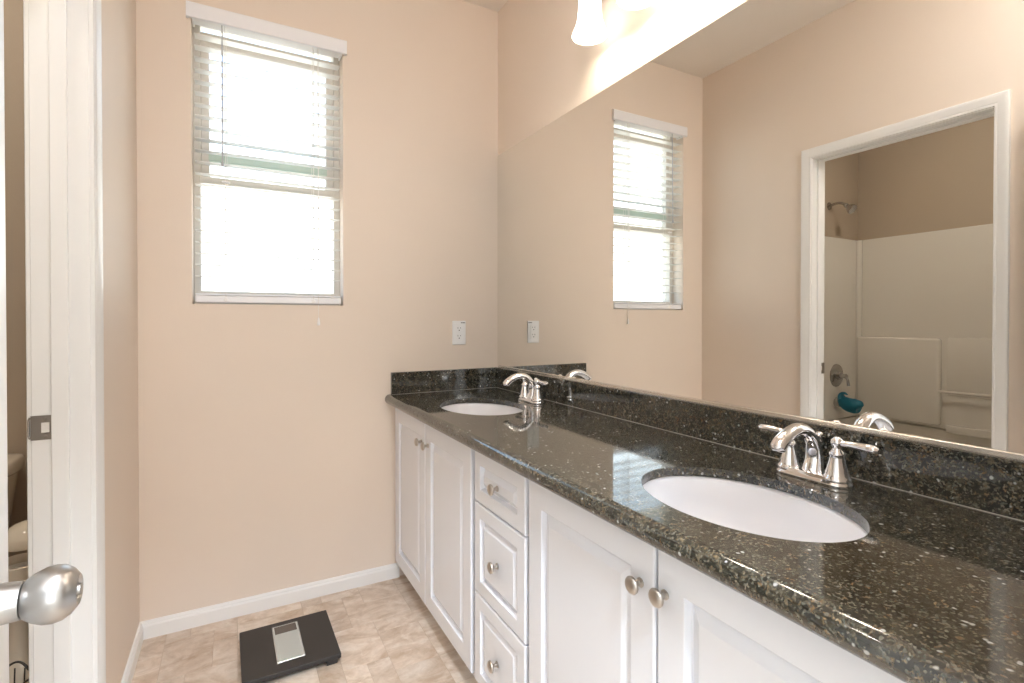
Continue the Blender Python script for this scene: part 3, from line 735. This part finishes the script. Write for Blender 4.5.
for sx0 in (-1, 1):
    for sy0 in (-1, 1):
        bm = bmesh.new(); box(bm, sx0 * 0.140 - 0.018 * (sx0 > 0) * 2 + 0.0, sx0 * 0.140 + 0.036 * (sx0 < 0), sy0 * 0.135 - 0.015, sy0 * 0.135 + 0.015, 0.0003, 0.017, 0.003, 2)
        f = link('foot', bm, BLACKP, bs); f.location = (0, 0, 0)
bs.rotation_euler = (0, 0, radians(0.8))

# ------------------------------------------------------------------ tub and shower in the next room
sh = thing('tub_shower', 'glossy off-white tub with moulded wall surround in the next room, seen in the mirror', 'bathtub', (-2.83, -0.87, 0))
XI, XO = TX0 + 0.012, -2.44
bm = bmesh.new()
box(bm, TX0 + 0.001, TX0 + 0.012, TY0 + 0.002, TY1 - 0.001, 0.42, 1.815, 0.003, 1)
# moulded raised block with a rounded outline, low wall beside it and a ledge
box(bm, XI - 0.005, XI + 0.050, -0.615, -0.075, 0.44, 1.055, 0.018, 3)
box(bm, XI - 0.005, XI + 0.028, -1.62, -0.645, 0.40, 0.455, 0.010, 3)
box(bm, XI - 0.005, XI + 0.006, -1.60, -0.645, 0.66, 1.06, 0.004, 2)
link('back_panel', bm, ACRY, sh, True)
bm = bmesh.new(); tube(bm, [(XI + 0.045, -0.61, 0.685), (XI + 0.045, -1.15, 0.685)], 0.010, 12); link('grab_bar', bm, ACRY, sh, True)
bm = bmesh.new(); box(bm, TX0 + 0.001, XO, TY1 - 0.012, TY1 - 0.001, 0.42, 1.815, 0.003, 1); link('side_panel', bm, ACRY, sh)
bm = bmesh.new(); box(bm, TX0 + 0.001, XO, TY0 + 0.001, TY0 + 0.012, 0.42, 1.815, 0.003, 1); link('side_panel', bm, ACRY, sh)
bm = bmesh.new(); tube(bm, [(XI + 0.012, TY1 - 0.024, 0.44), (XI + 0.012, TY1 - 0.024, 1.812)], 0.022, 12); link('corner_column', bm, ACRY, sh, True)
bm = bmesh.new()
vs = box(bm, TX0 + 0.001, XO, TY0 + 0.002, TY1 - 0.002, 0.0, 0.43)
bm.faces.ensure_lookup_table()
topf = [f for f in bm.faces if all(abs(v.co.z - 0.43) < 1e-5 for v in f.verts)][0]
r = bmesh.ops.inset_region(bm, faces=[topf], thickness=0.07)
bmesh.ops.translate(bm, verts=list(topf.verts), vec=(0, 0, -0.03))
r = bmesh.ops.inset_region(bm, faces=[topf], thickness=0.05)
bmesh.ops.translate(bm, verts=list(topf.verts), vec=(0, 0, -0.31))
bmesh.ops.bevel(bm, geom=[e for e in bm.edges], offset=0.012, segments=3, affect='EDGES')
link('tub', bm, ACRY, sh, True, 50)
# shower head
s = thing('overhead_shower', 'chrome shower head on a bent arm high on the tan tub-room wall, in the mirror', 'shower head', (-2.815, TY1, 2.05))
ex = -2.815; e0 = TY1
bm = bmesh.new(); lathe(bm, (ex, e0, 2.05), (0, -1, 0), [(0, 0), (0, 0.030), (0.004, 0.029), (0.010, 0.016), (0.012, 0)], 24); link('flange', bm, TUBCH, s, True)
bm = bmesh.new(); tube(bm, catmull([(ex, e0, 2.05), (ex, e0 - 0.05, 2.060), (ex, e0 - 0.09, 2.055), (ex, e0 - 0.12, 2.035)], 5), 0.0095, 12, (1, 0, 0)); link('arm', bm, TUBCH, s, True)
bm = bmesh.new(); lathe(bm, (ex, e0 - 0.115, 2.040), (0, -0.75, -0.66), [(0, 0), (0, 0.013), (0.012, 0.018), (0.02, 0.014), (0.03, 0.018), (0.055, 0.034), (0.068, 0.037), (0.074, 0.036), (0.074, 0.0)], 28); link('head', bm, TUBCH, s, True)
# valve
s = thing('shower_valve', 'round chrome shower valve trim with a lever on the tub surround, in the mirror', 'shower valve', (-2.906, TY1 - 0.012, 0.752))
e1 = TY1 - 0.012; vx = -2.900
bm = bmesh.new(); lathe(bm, (vx, e1, 0.757), (0, -1, 0), [(0, 0), (0, 0.088), (0.005, 0.086), (0.010, 0.070), (0.012, 0.045), (0.016, 0.034), (0.030, 0.030), (0.032, 0)], 40); link('escutcheon', bm, TUBCH, s, True)
bm = bmesh.new(); lathe(bm, (vx, e1 - 0.03, 0.757), (0, -1, 0), [(0, 0), (0, 0.020), (0.030, 0.016), (0.045, 0.018), (0.052, 0.010), (0.053, 0)], 24)
tube(bm, catmull([(vx, e1 - 0.068, 0.757), (vx - 0.004, e1 - 0.080, 0.730), (vx - 0.008, e1 - 0.085, 0.685)], 5), lerp_list([0.011, 0.008, 0.011], 11), 12, (1, 0, 0)); link('handle', bm, TUBCH, s, True)
# tub spout and its teal cover
s = thing('tub_spout', 'chrome tub spout poking out of the surround below the shower valve', 'tub spout', (-2.895, e1, 0.55))
bm = bmesh.new(); lathe(bm, (-2.895, e1, 0.552), (0, -1, 0), [(0, 0), (0, 0.034), (0.004, 0.036), (0.012, 0.034), (0.06, 0.028), (0.10, 0.024), (0.10, 0)], 28); link('spout', bm, TUBCH, s, True)
bm = bmesh.new(); hx = -2.895
P = catmull([(hx, e1 - 0.030, 0.578), (hx, e1 - 0.055, 0.562), (hx, e1 - 0.095, 0.545), (hx, e1 - 0.135, 0.540), (hx, e1 - 0.168, 0.540), (hx, e1 - 0.180, 0.532)], 6)
tube(bm, P, lerp_list([0.030, 0.044, 0.053, 0.056, 0.046, 0.012], len(P)), 24, (1, 0, 0), 0.95)
tube(bm, catmull([(hx, e1 - 0.045, 0.585), (hx, e1 - 0.040, 0.615), (hx, e1 - 0.060, 0.628), (hx, e1 - 0.085, 0.618)], 5), lerp_list([0.022, 0.014, 0.010, 0.004], 16), 14, (1, 0, 0), 2.2)
tag(link('spout_cover', bm, TEAL, None, True, 80), 'teal rubber whale-shaped cover slipped over the tub spout', 'spout cover')

# ------------------------------------------------------------------ toilet and things beside it
tx = -2.000; ty = TY1 - 0.012
to = thing('toilet', 'white two-piece toilet glimpsed through the doorway at the left edge', 'toilet', (tx, ty - 0.3, 0))
def rr(bm, cx_, cy_, w, dpt, z, n=40, p=4.0):
    out = []
    for i in range(n):
        a = 2 * pi * i / n; c, s_ = cos(a), sin(a)
        out.append(bm.verts.new((cx_ + w * (abs(c) ** (2/p)) * (1 if c >= 0 else -1), cy_ + dpt * (abs(s_) ** (2/p)) * (1 if s_ >= 0 else -1), z)))
    return out
def skin(bm, R):
    for A, Bv in zip(R, R[1:]):
        for i in range(len(A)): bm.faces.new([A[i], A[(i+1) % len(A)], Bv[(i+1) % len(A)], Bv[i]])
    bm.faces.new(R[0]); bm.faces.new(R[-1])
bm = bmesh.new(); skin(bm, [rr(bm, tx, ty - 0.100, w_, d_, z_) for w_, d_, z_ in ((0.165, 0.070, 0.40), (0.178, 0.078, 0.42), (0.190, 0.085, 0.50), (0.216, 0.094, 0.705))]); link('tank', bm, TOILET, to, True, 50)
bm = bmesh.new(); skin(bm, [rr(bm, tx, ty - 0.102, w_, d_, z_) for w_, d_, z_ in ((0.222, 0.098, 0.705), (0.230, 0.102, 0.712), (0.230, 0.102, 0.742), (0.224, 0.097, 0.750), (0.19, 0.07, 0.753))]); link('tank_lid', bm, TOILET, to, True, 50)
bm = bmesh.new(); skin(bm, [rr(bm, tx, ty - c_, w_, d_, z_, p=2.3) for c_, w_, d_, z_ in ((0.36, 0.115, 0.23, 0.0), (0.36, 0.110, 0.225, 0.03), (0.37, 0.095, 0.19, 0.12), (0.40, 0.11, 0.20, 0.22), (0.44, 0.165, 0.24, 0.33), (0.45, 0.182, 0.245, 0.385), (0.45, 0.180, 0.243, 0.395))]); link('bowl', bm, TOILET, to, True, 50)
bm = bmesh.new(); skin(bm, [rr(bm, tx, ty - 0.45, w_, d_, z_, p=2.3) for w_, d_, z_ in ((0.180, 0.243, 0.396), (0.185, 0.248, 0.402), (0.185, 0.248, 0.412), (0.183, 0.246, 0.416), (0.184, 0.247, 0.420), (0.182, 0.245, 0.432), (0.16, 0.22, 0.438))]); link('seat', bm, TOILET, to, True, 50)
bm = bmesh.new(); lathe(bm, (tx - 0.15, ty - 0.188, 0.66), (0, -1, 0), [(0, 0), (0, 0.014), (0.012, 0.012), (0.014, 0)], 16); box(bm, tx - 0.16, tx - 0.09, ty - 0.212, ty - 0.204, 0.652, 0.666, 0.003, 2); link('flush_lever', bm, CHROME, to, True)

# toilet paper stand with rolls
sx_, sy_ = -1.712, -0.385
st = thing('toilet_paper_stand', 'beige pedestal toilet paper stand between the toilet and the doorway', 'toilet paper holder', (sx_, sy_, 0))
bm = bmesh.new(); lathe(bm, (sx_, sy_, 0), (0, 0, 1), [(0, 0), (0, 0.085), (0.012, 0.088), (0.02, 0.080), (0.18, 0.062), (0.205, 0.056), (0.225, 0.036), (0.24, 0.030), (0.36, 0.030), (0.375, 0.040), (0.390, 0.050), (0.475, 0.058), (0.495, 0.064), (0.500, 0.064), (0.502, 0.058), (0.495, 0.055), (0.42, 0.0505), (0.40, 0.0)], 36)
link('pedestal', bm, TOILET, st, True, 40)
rl = None
bm = bmesh.new(); lathe(bm, (sx_, sy_, 0.404), (0, 0, 1), [(0, 0.020), (0, 0.048), (0.004, 0.0498), (0.072, 0.050), (0.076, 0.048), (0.076, 0.020), (0, 0.020)], 36, cap=False)
tag(link('toilet_roll', bm, PAPER, None, True, 40), 'toilet paper roll standing in the beige pedestal holder', 'toilet paper roll')
bm = bmesh.new(); lathe(bm, (sx_ + 0.012, sy_ + 0.03, 0.538), (0, 0, 1), [(0, 0), (0.0, 0.058), (0.010, 0.062), (0.026, 0.062), (0.030, 0.060), (0.045, 0.052), (0.058, 0.034), (0.065, 0.014), (0.066, 0.0)], 36)
link('domed_lid', bm, TOILET, st, True, 60)
# wire basket
wx, wy = -1.712, -0.60
wb = thing('wire_basket', 'small black wire basket on the floor just inside the doorway', 'basket', (wx, wy, 0))
bm = bmesh.new(); nn_ = 96
def circ(rad, z, wav=0.0, k=8): return [(wx + rad * cos(2*pi*i/nn_), wy + rad * sin(2*pi*i/nn_), z + wav * abs(sin(k * pi * i / nn_))) for i in range(nn_)]
tube(bm, circ(0.082, 0.268, 0.018), 0.0028, 6, (0, 0, 1), closed=True); link('rim_wire', bm, WIREM, wb, True)
bm = bmesh.new(); tube(bm, circ(0.070, 0.006), 0.003, 6, (0, 0, 1), closed=True); link('base_wire', bm, WIREM, wb, True)
bm = bmesh.new(); tube(bm, circ(0.076, 0.14), 0.0018, 6, (0, 0, 1), closed=True); link('middle_wire', bm, WIREM, wb, True)
bm = bmesh.new()
for i in range(20):
    a = 2*pi*i/20; tube(bm, [(wx + 0.070*cos(a), wy + 0.070*sin(a), 0.005), (wx + 0.082*cos(a), wy + 0.082*sin(a), 0.270)], 0.0016, 6, (0, 0, 1))
for i in range(5):
    t = -0.05 + i * 0.025; h_ = math.sqrt(0.07**2 - t*t); tube(bm, [(wx + t, wy - h_, 0.005), (wx + t, wy + h_, 0.005)], 0.0016, 6, (1, 0, 0))
link('side_wires', bm, WIREM, wb, True)

# added fill lamps, out of view, brightening the vanity room and its neighbours
def added_fill_lamp(x, y, r_, strength, col, label):
    t = thing('added_fill_lamp', label, 'added fill lamp', (x, y, H))
    bm = bmesh.new(); lathe(bm, (x, y, H), (0, 0, -1), [(0, 0), (0, r_), (0.03, r_), (0.035, 0.0)], 32); link('lamp_base', bm, TRIM, t, True)
    g = mat('fill_lamp_globe', (0.9, 0.9, 0.9), 0.3, emit=col, estr=strength)
    bm = bmesh.new(); lathe(bm, (x, y, H - 0.035), (0, 0, -1), [(0, 0), (0, r_ * 0.95), (0.03, r_ * 0.9), (0.06, r_ * 0.65), (0.075, r_ * 0.3), (0.08, 0)], 32); link('globe', bm, g, t, True)
added_fill_lamp(-1.0, -3.1, 0.20, 130.0, (0.80, 0.90, 1.0), 'added unseen fill lamp on the ceiling of the room behind the entry doorway')
added_fill_lamp(-0.90, -1.95, 0.15, 30.0, (0.96, 0.97, 1.0), 'added unseen fill lamp on the vanity room ceiling near the entry doorway')
added_fill_lamp(-2.15, -1.0, 0.13, 38.0, (1.0, 0.93, 0.83), 'added unseen fill lamp on the ceiling over the tub room')
